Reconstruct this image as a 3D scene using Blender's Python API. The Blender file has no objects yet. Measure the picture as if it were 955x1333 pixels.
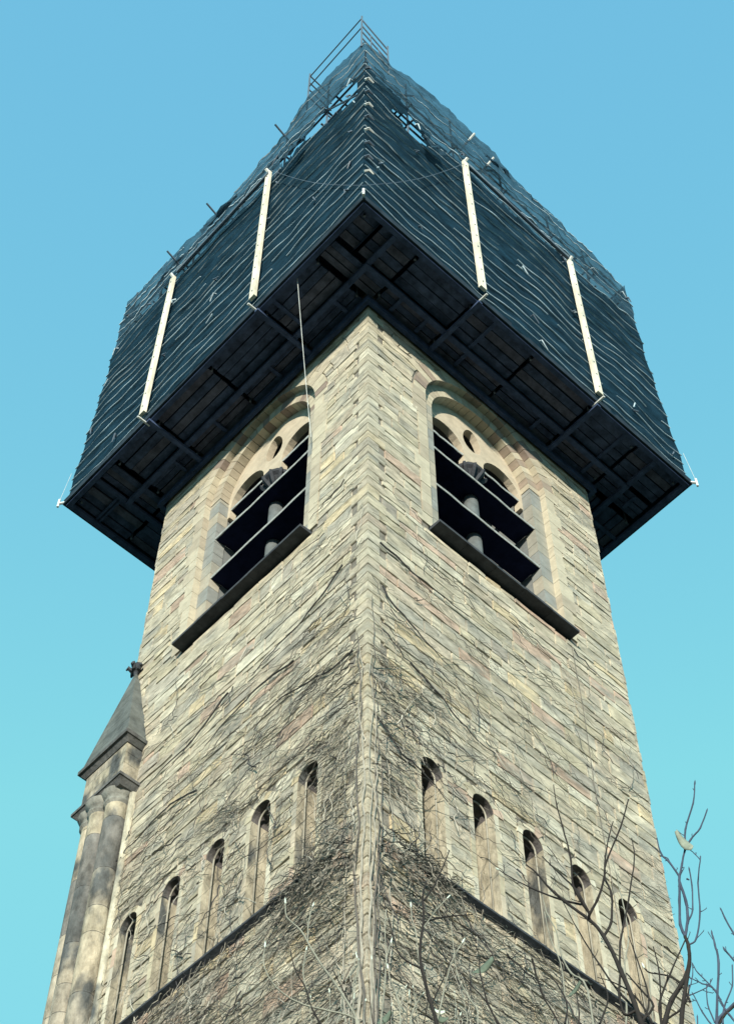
import bpy, bmesh, math, random
import numpy as np
from mathutils import Vector, noise
from mathutils.geometry import tessellate_polygon
rnd = random.Random(7)
S = bpy.context.scene
COL = S.collection
ZO = 1.6                                   # eye height; heights below are measured from the eye

# ------------------------------------------------------------------ camera
F, YAW, PIT, ROL, CX, CY = 2256.337, 0.82671, 1.01021, 0.00254, -11.18908, -12.13128
PX, PY = 477.5, 666.5
def cam_axes():
    cy, sy, cp, sp = math.cos(YAW), math.sin(YAW), math.cos(PIT), math.sin(PIT)
    f = Vector((cp*cy, cp*sy, sp)); r = Vector((sy, -cy, 0)); u = r.cross(f)
    cr, sr = math.cos(ROL), math.sin(ROL)
    return cr*r+sr*u, -sr*r+cr*u, f
RX, UP, FW = cam_axes()
cam = bpy.data.objects.new('camera', bpy.data.cameras.new('camera')); COL.objects.link(cam)
from mathutils import Matrix
cam.matrix_world = Matrix(((RX.x, UP.x, -FW.x, CX), (RX.y, UP.y, -FW.y, CY), (RX.z, UP.z, -FW.z, ZO), (0, 0, 0, 1)))
cam.data.sensor_fit = 'VERTICAL'; cam.data.sensor_height = 36; cam.data.lens = F/1333*36
cam.data.clip_end = 3000; cam.data.clip_start = .05
S.camera = cam

# ------------------------------------------------------------------ light
SUN_EL, SUN_AZ = 15.0, 42.0                   # light travels towards +x +y
w = bpy.data.worlds.new('World'); S.world = w; w.use_nodes = True
nt = w.node_tree; nt.nodes.clear()
sky = nt.nodes.new('ShaderNodeTexSky'); sky.sky_type = 'NISHITA'; sky.sun_disc = False
sky.sun_elevation = math.radians(SUN_EL)
sky.sun_rotation = math.radians(228)       # sun stands behind the camera, to the south-west
sky.air_density = 1.0; sky.dust_density = 0.6; sky.ozone_density = 1.0
sep = nt.nodes.new('ShaderNodeSeparateColor'); com = nt.nodes.new('ShaderNodeCombineColor'); nt.links.new(sky.outputs[0], sep.inputs[0])
for ch, pw, gain, top_ in ((0, .95, 1.95, 1.5), (1, .80, 3.68, 4.35), (2, .16, 4.38, 9.)):     # the photograph's cyan grading of the sky
    p_ = nt.nodes.new('ShaderNodeMath'); p_.operation = 'POWER'; p_.inputs[1].default_value = pw; nt.links.new(sep.outputs[ch], p_.inputs[0])
    g_ = nt.nodes.new('ShaderNodeMath'); g_.operation = 'MULTIPLY'; g_.inputs[1].default_value = gain; nt.links.new(p_.outputs[0], g_.inputs[0])
    c_ = nt.nodes.new('ShaderNodeMath'); c_.operation = 'MINIMUM'; c_.inputs[1].default_value = top_; nt.links.new(g_.outputs[0], c_.inputs[0])
    nt.links.new(c_.outputs[0], com.inputs[ch])
bg = nt.nodes.new('ShaderNodeBackground'); bg.inputs['Strength'].default_value = 0.12
wo = nt.nodes.new('ShaderNodeOutputWorld')
nt.links.new(com.outputs[0], bg.inputs[0]); nt.links.new(bg.outputs[0], wo.inputs[0])
sun = bpy.data.objects.new('sun', bpy.data.lights.new('sun', 'SUN')); COL.objects.link(sun)
sun.data.energy = 5.0; sun.data.angle = math.radians(2.0); sun.data.color = (1.0, .93, .77)
sd = Vector((math.cos(math.radians(SUN_AZ))*math.cos(math.radians(SUN_EL)), math.sin(math.radians(SUN_AZ))*math.cos(math.radians(SUN_EL)), -math.sin(math.radians(SUN_EL))))
sun.rotation_euler = sd.to_track_quat('-Z', 'Y').to_euler()
S.view_settings.view_transform = 'Standard'; S.view_settings.look = 'None'
S.view_settings.exposure = 0.45; S.view_settings.gamma = 1

# ------------------------------------------------------------------ helpers
def mat(name, col, rough=.85, tint=False, strata=0., bump=.0, var=.25, nscale=3., alpha=None, col2=None, c2=(.5, .68)):
    m = bpy.data.materials.new(name); m.use_nodes = True
    n = m.node_tree; N = n.nodes; L = n.links
    b = N['Principled BSDF']; b.inputs['Roughness'].default_value = rough
    b.inputs['Specular IOR Level'].default_value = .2
    tc = N.new('ShaderNodeTexCoord')
    mp = N.new('ShaderNodeMapping'); L.new(tc.outputs['Object'], mp.inputs[0])
    if strata: mp.inputs['Scale'].default_value = (1, 1, strata)
    nz = N.new('ShaderNodeTexNoise'); nz.inputs['Scale'].default_value = nscale; nz.inputs['Detail'].default_value = 8; nz.inputs['Roughness'].default_value = .65
    L.new(mp.outputs[0], nz.inputs[0])
    rp = N.new('ShaderNodeMapRange'); rp.inputs[1].default_value = .3; rp.inputs[2].default_value = .7
    rp.inputs[3].default_value = 1-var; rp.inputs[4].default_value = 1+var
    L.new(nz.outputs[0], rp.inputs[0])
    if tint:
        at = N.new('ShaderNodeAttribute'); at.attribute_name = 'tint'; base = at.outputs['Color']
    else:
        rg = N.new('ShaderNodeRGB'); rg.outputs[0].default_value = (*col, 1); base = rg.outputs[0]
    if col2:
        nz2 = N.new('ShaderNodeTexNoise'); nz2.inputs['Scale'].default_value = nscale*.35; nz2.inputs['Detail'].default_value = 6
        L.new(mp.outputs[0], nz2.inputs[0])
        r2 = N.new('ShaderNodeMapRange'); r2.inputs[1].default_value = c2[0]; r2.inputs[2].default_value = c2[1]; L.new(nz2.outputs[0], r2.inputs[0])
        mm = N.new('ShaderNodeMix'); mm.data_type = 'RGBA'; L.new(r2.outputs[0], mm.inputs['Factor']); L.new(base, mm.inputs['A']); mm.inputs['B'].default_value = (*col2, 1)
        base = mm.outputs['Result']
    vm = N.new('ShaderNodeVectorMath'); vm.operation = 'SCALE'; L.new(base, vm.inputs[0]); L.new(rp.outputs[0], vm.inputs['Scale'])
    L.new(vm.outputs[0], b.inputs['Base Color'])
    if bump:
        nb = N.new('ShaderNodeTexNoise'); nb.inputs['Scale'].default_value = nscale*2.2; nb.inputs['Detail'].default_value = 6; nb.inputs['Roughness'].default_value = .7
        nb.inputs['Distortion'].default_value = .6
        L.new(mp.outputs[0], nb.inputs[0])
        bp = N.new('ShaderNodeBump'); bp.inputs['Strength'].default_value = 1; bp.inputs['Distance'].default_value = bump
        L.new(nb.outputs[0], bp.inputs['Height']); L.new(bp.outputs[0], b.inputs['Normal'])
    if alpha is not None:
        a = N.new('ShaderNodeMapRange'); a.inputs[1].default_value = .35; a.inputs[2].default_value = .65
        a.inputs[3].default_value = alpha[0]; a.inputs[4].default_value = alpha[1]
        L.new(nz.outputs[0], a.inputs[0]); L.new(a.outputs[0], b.inputs['Alpha'])
    return m
M = dict(
    stone=mat('sandstone', (.4, .36, .28), tint=True, strata=2.6, bump=.034, var=.45, nscale=2.8, col2=(.30, .29, .25)),
    ashlar=mat('dressed_stone', (.4, .36, .28), tint=True, strata=1.4, bump=.012, var=.18, nscale=3.),
    turret=mat('weathered_stone', (.4, .36, .28), tint=True, strata=.5, bump=.03, var=.5, nscale=5.5, col2=(.09, .095, .095), c2=(.50, .64)),
    mortar=mat('mortar', (.20, .185, .16), var=.4, nscale=6, bump=.02),
    soot=mat('sooty_stone', (.045, .05, .06), var=.4, nscale=4, bump=.015),
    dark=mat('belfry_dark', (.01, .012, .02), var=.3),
    louvre=mat('slate_louvre', (.011, .015, .042), var=.3, nscale=5, bump=.004),
    palelit=mat('pale_metal_lit_edge', (.62, .66, .66), rough=.6, var=.3, nscale=6),
    colstone=mat('column_stone', (.13, .145, .15), var=.3, nscale=5, bump=.01),
    net=mat('debris_netting', (.009, .028, .046), var=.7, nscale=1.6, bump=.05, strata=2.5),
    netthin=mat('thin_netting', (.014, .044, .072), var=.7, nscale=1.4, bump=.07, strata=2.5, alpha=(.62, 1.)),
    tape=mat('netting_tape', (.40, .50, .56), rough=.7, var=.5, nscale=2.5),
    board=mat('white_board', (.70, .66, .54), var=.35, nscale=4, strata=.25, bump=.01),
    plank=mat('deck_plank', (.052, .074, .135), var=.6, nscale=4, strata=1, bump=.01),
    beam=mat('deck_beam', (.050, .075, .145), var=.4, nscale=5, bump=.01),
    fascia=mat('fascia_board', (.025, .038, .052), var=.4, nscale=3),
    plankold=mat('worn_deck_plank', (.085, .095, .14), var=.5, nscale=4, bump=.01),
    tube=mat('scaffold_steel', (.10, .13, .17), rough=.5, var=.2),
    brightsteel=mat('bright_steel', (.6, .62, .6), rough=.5, var=.2),
    ground=mat('grass_ground', (.06, .07, .045), var=.5, nscale=1.2, col2=(.09, .08, .055)),
    vine=mat('creeper', (.1, .1, .1), tint=True, var=.3, nscale=10),
    bark=mat('dark_bark', (.024, .021, .02), var=.3, nscale=20),
    barkblue=mat('blue_grey_bark', (.05, .065, .10), var=.3, nscale=20),
    barkpale=mat('pale_bark', (.24, .24, .20), var=.3, nscale=20),
    bud=mat('pale_bud', (.55, .62, .55), var=.2, nscale=20),
    leaf=mat('dry_leaf', (.24, .27, .22), var=.35, nscale=20),
    greenleaf=mat('green_leaf', (.10, .13, .10), var=.3, nscale=20),
    slate=mat('spire_stone', (.115, .125, .12), var=.45, nscale=3., bump=.02, col2=(.09, .10, .10)),
)
for k_ in ('net', 'plank', 'beam', 'plankold', 'fascia', 'louvre'): M[k_].node_tree.nodes['Principled BSDF'].inputs['Specular IOR Level'].default_value = .03
def obj(name, vs, fs, m, parent=None, tints=None, kind=None, smooth=False):
    me = bpy.data.meshes.new(name)
    me.from_pydata([(v[0], v[1], v[2]+ZO) for v in vs], [], fs)
    if isinstance(m, str): m = M[m]
    me.materials.append(m)
    if tints is not None:
        a = me.color_attributes.new('tint', 'FLOAT_COLOR', 'POINT')
        arr = np.ones((len(vs), 4), np.float32); arr[:, :3] = np.asarray(tints, np.float32).reshape(-1, 3) if len(np.shape(tints)) > 1 else np.asarray(tints, np.float32)
        a.data.foreach_set('color', arr.ravel())
    if smooth: me.polygons.foreach_set('use_smooth', [True]*len(me.polygons))
    me.update()
    o = bpy.data.objects.new(name, me); COL.objects.link(o)
    if parent: o.parent = parent; o.matrix_parent_inverse = Matrix.Identity(4) if parent.type != 'EMPTY' else parent.matrix_world.inverted()
    if kind: o['kind'] = kind
    return o
def thing(name, label, cat, loc, group=None):
    e = bpy.data.objects.new(name, None); COL.objects.link(e)
    e.matrix_world = Matrix.Translation(Vector(loc)); e.empty_display_size = .3
    e['label'] = label; e['category'] = cat
    if group: e['group'] = group
    return e
class MB:
    def __init__(s): s.v = []; s.f = []; s.t = []
    def add(s, vs, fs, t=(1, 1, 1)):
        n = len(s.v); s.v += [tuple(v) for v in vs]; s.f += [tuple(i+n for i in f) for f in fs]; s.t += [tuple(t)]*len(vs)
    def hexa(s, p, t=(1, 1, 1)):            # 8 points: bottom ring 0-3, top ring 4-7
        s.add(p, [(0, 1, 2, 3), (4, 7, 6, 5), (0, 4, 5, 1), (1, 5, 6, 2), (2, 6, 7, 3), (3, 7, 4, 0)], t)
    def box(s, a, b, t=(1, 1, 1)):
        (x0, y0, z0), (x1, y1, z1) = a, b
        s.hexa([(x0, y0, z0), (x1, y0, z0), (x1, y1, z0), (x0, y1, z0), (x0, y0, z1), (x1, y0, z1), (x1, y1, z1), (x0, y1, z1)], t)
    def tube(s, pts, rad, n=6, t=(1, 1, 1), cap=True):
        pts = [Vector(p) for p in pts]; rings = []
        if not hasattr(rad, '__len__'): rad = [rad]*len(pts)
        vs = []; fs = []
        prev = None
        for i, p in enumerate(pts):
            d = (pts[min(i+1, len(pts)-1)]-pts[max(i-1, 0)]).normalized()
            if prev is None: prev = d.orthogonal().normalized()
            a = (prev-d*prev.dot(d)).normalized(); prev = a; b = d.cross(a)
            for k in range(n):
                an = 2*math.pi*k/n; vs.append(p+(a*math.cos(an)+b*math.sin(an))*rad[i])
        for i in range(len(pts)-1):
            for k in range(n):
                fs.append((i*n+k, i*n+(k+1) % n, (i+1)*n+(k+1) % n, (i+1)*n+k))
        if cap: fs += [tuple(range(n)), tuple(range((len(pts)-1)*n, len(pts)*n))]
        s.add(vs, fs, t)
    def build(s, name, m, parent=None, kind=None, smooth=False, tint=True):
        return obj(name, s.v, s.f, m, parent, s.t if tint else None, kind, smooth)
def fp(face, u, d, z):                       # face coordinates: along, inward depth, height
    return (u, d, z) if face == 'R' else (d, u, z)

# ------------------------------------------------------------------ setting
g = MB(); n = 24
for i in range(n):
    for j in range(n):
        a, b = -1200+i*100, -1200+j*100
        g.add([(a, b, -ZO), (a+100, b, -ZO), (a+100, b+100, -ZO), (a, b+100, -ZO)], [(0, 1, 2, 3)])
g.build('ground', 'ground', kind='structure', tint=False)

# ------------------------------------------------------------------ tower
W = 7.0; TOP = 43.5
tower = thing('stone_tower', 'tall square rubble stone church tower with louvred belfry windows under a netted scaffold', 'tower', (3.5, 3.5, 0))
PAL = [((.46, .425, .35), 40), ((.48, .45, .375), 24), ((.43, .385, .32), 14), ((.43, .335, .28), 9), ((.50, .43, .31), 6), ((.39, .37, .325), 12), ((.52, .50, .43), 9), ((.33, .31, .28), 3), ((.43, .395, .31), 14)]
def tintpick(r=rnd, dark=0):
    c = r.choices([p[0] for p in PAL], [p[1] for p in PAL])[0]; k = r.uniform(.85, 1.12)
    return (c[0]*k*1.01, c[1]*k*.985, c[2]*k*.93)
WC, WR1, WR2, WS = 3.5, 1.83, 1.5, 32.85    # window centre, radii of the two orders, springing height
SILL = 27.42
NICHE = [1.33+1.1*i for i in range(5)]; NW, NS, NB = .23, 20.33, 18.1
def arch_path(c, r, z0, zs, n=20):
    p = [(c-r, z0), (c-r, zs)]
    for i in range(1, n): a = math.pi-math.pi*i/n; p.append((c+r*math.cos(a), zs+r*math.sin(a)))
    return p+[(c+r, zs), (c+r, z0)]
def tess(outer, holes):
    pts = [Vector((u, z, 0)) for u, z in outer]; loops = [pts]
    for h in holes: loops.append([Vector((u, z, 0)) for u, z in h])
    flat = [p for l in loops for p in l]
    return [(p.x, p.y) for p in flat], tessellate_polygon(loops)
def strip(mb, face, path, d0, d1, closed=False, t=(1, 1, 1)):
    n = len(path); vs = [fp(face, u, d0, z) for u, z in path]+[fp(face, u, d1, z) for u, z in path]
    mb.add(vs, [(i, (i+1) % n, n+(i+1) % n, n+i) for i in range(n if closed else n-1)], t)
def plate(mb, face, outer, holes, d0, d1, t=(1, 1, 1)):
    pts, tr = tess(outer, holes)
    for d in (d0, d1): mb.add([fp(face, u, d, z) for u, z in pts], [tuple(x) for x in tr], t)
    for l in [outer]+holes: strip(mb, face, l, d0, d1, True, t)
MD = .026                                   # mortar depth
def open_hole(c, r, z0, zs, z): # half width of an arch at height z
    if z < z0 or z > zs+r: return 0
    return r if z <= zs else math.sqrt(max(0, r*r-(z-zs)**2))
walls = {}
for face in 'RL':
    mb = MB()
    holes = [arch_path(WC, WR1+.1, SILL-.05, WS)]+[arch_path(c, NW+.03, NB, NS, 8) for c in NICHE]
    pts, tr = tess([(MD, -ZO), (W-MD, -ZO), (W-MD, TOP), (MD, TOP)], holes)
    mb.add([fp(face, u, MD, z) for u, z in pts], [tuple(x) for x in tr])
    w_ = mb.build('wall', 'mortar', tower, tint=False); walls[face] = w_
mb = MB(); mb.box((W-.06, MD, -ZO), (W-.02, W-.02, TOP)); w_e = mb.build('wall', 'mortar', tower, tint=False)
mb = MB(); mb.box((MD, W-.06, -ZO), (W-.062, W-.02, TOP)); w_n = mb.build('wall', 'mortar', tower, tint=False)
mb = MB(); mb.box((MD+.01, MD+.01, TOP), (W-.07, W-.07, TOP+.1)); mb.build('roof_deck', 'soot', tower, tint=False)
# dark belfry chamber
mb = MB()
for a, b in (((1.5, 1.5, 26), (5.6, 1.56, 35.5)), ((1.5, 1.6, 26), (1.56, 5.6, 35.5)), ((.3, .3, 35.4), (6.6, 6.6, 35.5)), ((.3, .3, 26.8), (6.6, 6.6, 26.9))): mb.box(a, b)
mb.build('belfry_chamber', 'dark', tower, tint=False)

def block(mb, face, quad, d0, d1, t, jit=.0, cols=1, inset=.005, r=rnd):
    """stone from a quad ((u,z)*4, counter-clockwise from lower left), front at d0 (rough), back at d1"""
    (a, b, c, e) = quad
    cu = sum(p[0] for p in quad)/4; cz = sum(p[1] for p in quad)/4
    def lerp(p, q, k): return (p[0]+(q[0]-p[0])*k, p[1]+(q[1]-p[1])*k)
    # outer ring slightly inset for the joint
    def ins(p, m): 
        return (p[0]+math.copysign(m, cu-p[0]), p[1]+math.copysign(m, cz-p[1]))
    A, B, C_, E = [ins(p, inset) for p in quad]
    n = cols; vs = []
    for row, (s_, e_) in enumerate(((A, B), (E, C_))):
        for i in range(n+1):
            u, z = lerp(s_, e_, i/n); vs.append(fp(face, u, d1, z))
    bz = .012+inset
    A2, B2, C2, E2 = [ins(p, bz) for p in quad]
    for row, (s_, e_) in enumerate(((A2, B2), (E2, C2))):
        for i in range(n+1):
            u, z = lerp(s_, e_, i/n); vs.append(fp(face, u, d0+r.uniform(-jit, jit), z+ (r.uniform(-.008, .008) if jit else 0)))
    m = n+1; fs = []
    f0 = 2*m
    for i in range(n): fs.append((f0+i, f0+i+1, f0+m+i+1, f0+m+i))
    for i in range(n): fs += [(i, i+1, f0+i+1, f0+i), (m+i, m+i+1, f0+m+i+1, f0+m+i)]
    fs += [(0, m, f0+m, f0), (n, m+n, f0+m+n, f0+n)]
    mb.add(vs, fs, t)

def screen_size(face, u, z):
    p = Vector(fp(face, u, 0, z))-Vector((CX, CY, 0)); return F/p.length*(.5+.5*abs(p.x if face == 'L' else p.y)/p.length)

# rubble courses --------------------------------------------------
stones = []; quoins = []
Z0 = 12.6
for face in 'RL':
    r = random.Random(11 if face == 'R' else 23)
    z = Z0
    bigs = []
    while z < 35.3:
        h = r.choice([.16, .2, .24, .28, .32, .36, .4])*r.uniform(.9, 1.1)
        z1 = z+h; zm = (z+z1)/2
        # course at the string course level is skipped
        if not (17.93 < zm < 18.03):
            u = .02+r.choice([.26, .34, .42]); uend = W-.05
            if True:
                # intervals free of openings
                iv = [(u, uend)]
                cuts = []
                for c in NICHE:
                    if z1 > NB and z < NS+NW+.12:
                        hb = max(open_hole(c, NW+.09, NB, NS, z), open_hole(c, NW+.09, NB, NS, z1) if z1 < NS+NW+.09 else 0)
                        if z > NS+NW: hb = .15
                        cuts.append((c-hb, c+hb, None))
                if z1 > SILL-.02 and z < WS+2.3:
                    def hw(q):
                        if q < WS: return WR1+.27
                        return math.sqrt(max(0, 2.22**2-(q-WS)**2)) if q < WS+2.2 else 0
                    cuts.append((WC-hw(z), WC+hw(z), (hw(z), hw(z1))))
                segs = []; cur = u; curT = u
                for c0, c1, t_ in sorted(cuts, key=lambda q: q[0]):
                    if t_ and t_[0] == 0: continue
                    if t_: segs.append((cur, curT, WC-t_[0], WC-t_[1])); cur, curT = WC+t_[0], WC+t_[1]
                    else: segs.append((cur, curT, c0, c0)); cur = curT = c1
                segs.append((cur, curT, uend, uend))
                for a0, a1, b0, b1 in segs:
                    if b0-a0 < .05: continue
                    L_ = b0-a0; cutsu = [0]
                    while cutsu[-1] < L_-.01:
                        l = r.choice([.28, .4, .55, .7, .9, 1.25])*r.uniform(.8, 1.2)
                        if L_-cutsu[-1]-l < .22: l = L_-cutsu[-1]
                        cutsu.append(cutsu[-1]+l)
                    k = len(cutsu)-1
                    for i in range(k):
                        s0, s1 = cutsu[i]/L_, cutsu[i+1]/L_
                        ql = a0+(b0-a0)*s0; qr = a0+(b0-a0)*s1; tl = a1+(b1-a1)*s0; tr_ = a1+(b1-a1)*s1
                        stones.append((face, ((ql, z), (qr, z), (tr_, z1), (tl, z1)), r.uniform(-.007, .007)))
        z = z1
# quoins on the three visible corners
for face in 'RL':
    z = Z0; r = random.Random(5); k = 0
    while z < 35.3:
        h = r.choice([.26, .3, .34])
        L_ = (.60, .34)[k % 2] if face == 'R' else (.34, .60)[k % 2]
        quoins.append((face, ((-.01, z), (L_, z), (L_, z+h), (-.01, z+h)), -.018))
        z += h; k += 1
stones.sort(key=lambda s: -screen_size(s[0], s[1][0][0], s[1][0][1])*min(1.6, (s[1][1][0]-s[1][0][0]))*math.sqrt(s[1][2][1]-s[1][1][1]))
rest = {'R': MB(), 'L': MB()}
cnt = {'R': 0, 'L': 0}
for face, q, d in stones:
    t = tintpick()
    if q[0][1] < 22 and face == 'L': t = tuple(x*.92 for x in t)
    cols = max(1, int((q[1][0]-q[0][0])/.22))
    if cnt['R']+cnt['L'] < 298:
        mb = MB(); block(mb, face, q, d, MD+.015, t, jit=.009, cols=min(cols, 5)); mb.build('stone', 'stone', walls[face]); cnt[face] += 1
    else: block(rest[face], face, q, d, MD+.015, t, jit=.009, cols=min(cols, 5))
for face in 'RL': rest[face].build('stonework', 'stone', walls[face], kind='stuff')
qr = random.Random(31)
# each quoin is one block that turns the corner
z = Z0; k = 0; r = random.Random(5)
while z < 35.3:
    h = r.choice([.26, .3, .34]); a, b = ((.44, .27), (.27, .44))[k % 2]
    mb = MB(); kq = qr.uniform(.9, 1.1); t = tuple(.55*x+.45*y for x, y in zip(tintpick(qr), (.42*kq, .38*kq, .30*kq)))
    g_ = .006; j = qr.uniform(-.008, .008); o0 = -.014+j*.6; bz = .015
    P_ = [(o0, o0), (a, -.012), (a, MD+.02), (MD+.02, MD+.02), (MD+.02, b), (-.012, b)]
    vs = []
    for zz_, ins in ((z+g_, .018), (z+g_+bz, 0), (z+h-g_-bz, 0), (z+h-g_, .018)):
        for i_, p in enumerate(P_):
            e = ins if i_ in (0, 1, 5) else 0
            vs.append((p[0]+(e if i_ in (0, 5) else 0), p[1]+(e if i_ in (0, 1) else 0), zz_+(qr.uniform(-.004, .004))))
    fs = [tuple(range(6)), tuple(range(18, 24))]
    for l in range(3):
        for i_ in range(6): fs.append((l*6+i_, l*6+(i_+1) % 6, (l+1)*6+(i_+1) % 6, (l+1)*6+i_))
    mb.add(vs, fs, t); mb.build('quoin', 'stone', walls['R']); z += h; k += 1
for face in 'RL':                            # far corner blocks, slightly proud: ragged silhouette
    z = 14; r = random.Random(41)
    mb = MB(); k = 0
    while z < 35:
        h = r.choice([.26, .3, .34]); o_ = r.uniform(-.03, .02)
        p0, p1 = fp(face, W-.06, -.0, z+.01), fp(face, W+o_, .5, z+h-.01)
        mb.box(tuple(map(min, p0, p1)), tuple(map(max, p0, p1)), tintpick(r)); z += h
    mb.build('far_quoins', 'stone', walls[face], kind='stuff')

# windows --------------------------------------------------------
VPAL = [(.45, .405, .315), (.41, .365, .285), (.25, .20, .17), (.47, .425, .33), (.30, .245, .20), (.37, .325, .255)]
def wedge(face, rin, rout, a0, a1, d0, d1, t, zs=WS, c=WC, g_=.006):
    mb = MB(); n_ = 2; vs = []
    a0 += g_/rin; a1 -= g_/rin
    for d in (d0, d1):
        for rr in (rin, rout):
            for i in range(n_+1):
                a = a0+(a1-a0)*i/n_; vs.append(fp(face, c+rr*math.cos(a), d, zs+rr*math.sin(a)))
    m = n_+1; I = lambda dd, rr, i: dd*2*m+rr*m+i
    fs = []
    for i in range(n_):
        fs += [(I(0, 0, i), I(0, 0, i+1), I(0, 1, i+1), I(0, 1, i)), (I(1, 0, i), I(1, 0, i+1), I(1, 1, i+1), I(1, 1, i)),
               (I(0, 0, i), I(0, 0, i+1), I(1, 0, i+1), I(1, 0, i)), (I(0, 1, i), I(0, 1, i+1), I(1, 1, i+1), I(1, 1, i))]
    for i in (0, n_): fs.append((I(0, 0, i), I(0, 1, i), I(1, 1, i), I(1, 0, i)))
    mb.add(vs, fs, t); return mb
for face in 'RL':
    r = random.Random(77 if face == 'R' else 78)
    # tracery plate is the window part itself
    P0 = WS-.6
    def lanc(c, rr, zs, n_=12): return [(c-rr*math.cos(math.pi*i/n_), zs+rr*1.06*math.sin(math.pi*i/n_)) for i in range(n_+1)]
    outer = [(WC-1.51, P0), (WC-1.51, WS)]+[(WC-1.51*math.cos(math.pi*i/24), WS+1.51*math.sin(math.pi*i/24)) for i in range(1, 24)]+[(WC+1.51, WS), (WC+1.51, P0)]
    lr = [(WC+.86+.56, P0)]+[(WC+.86+.56, 32.62)]+[(u, z) for u, z in reversed(lanc(WC+.86, .56, 32.68))][1:-1]+[(WC+.86-.56, 32.62), (WC+.30, P0)]
    ll = [(WC-.30, P0)]+[(WC-.86+.56, 32.62)]+[(u, z) for u, z in reversed(lanc(WC-.86, .56, 32.68))][1:-1]+[(WC-.86-.56, 32.62), (WC-.86-.56, P0)]
    ocu = [(WC+(.27-.06*math.sin(a))*math.cos(a), 33.50+.46*math.sin(a)) for a in [2*math.pi*i/20 for i in range(20)]]
    mb = MB(); plate(mb, face, outer+lr+ll, [ocu], .40, .57, (.47, .41, .32))
    win = mb.build('belfry_window', 'ashlar', tower)
    # inner reveal going back from the tracery
    mb = MB(); strip(mb, face, arch_path(WC, 1.52, SILL, WS, 24), .42, 1.5, False, (.17, .18, .18)); mb.build('inner_reveal', 'ashlar', win)  # grey tint paints in the shade of the recess
    n1 = 24
    for i in range(n1):
        a0, a1 = math.pi*i/n1, math.pi*(i+1)/n1
        wedge(face, WR1, r.choice([2.16, 2.2, 2.3, 2.5]), a0, a1, -.004-r.uniform(0, .012), .17, r.choice(VPAL)).build('voussoir', 'ashlar', win)
        wedge(face, WR2, WR1+.03, a0+.02, a1+.02 if i < n1-1 else a1, .15, .42, r.choice(VPAL)).build('inner_voussoir', 'ashlar', win)
    for sgn in (-1, 1):
        z = SILL+.1; k = 0
        while z < WS-.02:
            h = min(r.choice([.34, .42, .5]), WS-z)
            if WS-z-h < .12: h = WS-z
            for (ra, rb, d0, d1, nm) in ((WR1, WR1+r.choice([.26, .27, .40]), -.006-r.uniform(0, .006), .17, 'jamb_stone'), (WR2, WR1+.03, .15, .42, 'inner_jamb_stone')):
                mb = MB(); u0, u1 = sorted((WC+sgn*ra, WC+sgn*rb))
                p0, p1 = fp(face, u0, d0, z+.006), fp(face, u1, d1, z+h-.006)
                mb.box(p0, p1, r.choice([VPAL[0], VPAL[1], VPAL[3], VPAL[5], VPAL[3]]) if nm == 'jamb_stone' else r.choice([(.30, .29, .25), (.36, .33, .27), (.24, .25, .24)])); mb.build(nm, 'ashlar', win)  # greys of the inner jamb paint the shaded reveal
            z += h
    # shaft, base and capital of the central mullion
    mb = MB(); mb.tube([fp(face, WC, .60, z) for z in (SILL+.35, 32.0)], .165, 14); mb.build('column', 'colstone', win, smooth=True, tint=False)
    mb = MB(); zz_ = [SILL+.1, SILL+.22, SILL+.26, SILL+.34, SILL+.36]; mb.tube([fp(face, WC, .60, z) for z in zz_], [.25, .25, .2, .22, .165], 14); mb.build('column_base', 'colstone', win, tint=False)
    mb = MB(); mb.tube([fp(face, WC, .60, z) for z in (31.72, 31.76, 31.82, 31.86, 32.0, 32.14, 32.2, 32.26)], [.17, .215, .215, .18, .2, .27, .34, .36], 12)
    for k in range(10):                       # curled leaves of the capital
        a = 2*math.pi*k/10; lp = []
        for (q, zq) in ((.18, 31.9), (.26, 32.0), (.36, 32.12), (.40, 32.2), (.35, 32.22)): lp.append(fp(face, WC+q*math.cos(a), .60+q*.9*math.sin(a), zq))
        mb.tube(lp, [.05, .06, .055, .045, .025], 5)
    mb.build('capital', 'soot', win, tint=False)
    # louvre slabs
    for (z, da, db, ua, ub) in ((31.2, .19, .72, WC-1.49, WC+1.49), (29.72, .19, .72, WC-1.49, WC+1.49), (32.55, .44, .95, WC-1.42, WC-.31), (32.55, .44, .95, WC+.31, WC+1.42)):
        mb = MB(); vs = []
        nseg = 8; fs = []
        for i in range(nseg+1):
            u = ua+(ub-ua)*i/nseg; e = r.uniform(-.012, .012)
            for (d, zz_) in ((da+e, z), (db, z+.03), (db, z+.10), (da+e, z+.055)): vs.append(fp(face, u, d, zz_))
        for i in range(nseg):
            for k in range(4): fs.append((i*4+k, i*4+(k+1) % 4, (i+1)*4+(k+1) % 4, (i+1)*4+k))
        fs += [(0, 1, 2, 3), tuple(nseg*4+k for k in range(4))]
        mb.add(vs, fs); lo = mb.build('louvre', 'louvre', win, tint=False)
        mb = MB(); mb.tube([fp(face, ua+(ub-ua)*i/nseg, da-.012+r.uniform(-.01, .01), z+.03) for i in range(nseg+1)], .027, 5); lo.select_set(False)
        mb.build('lit_louvre_edge', 'palelit', win, tint=False)  # pale tube paints the sunlit front edge of the slab
    # sill
    mb = MB(); k = 5
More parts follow.
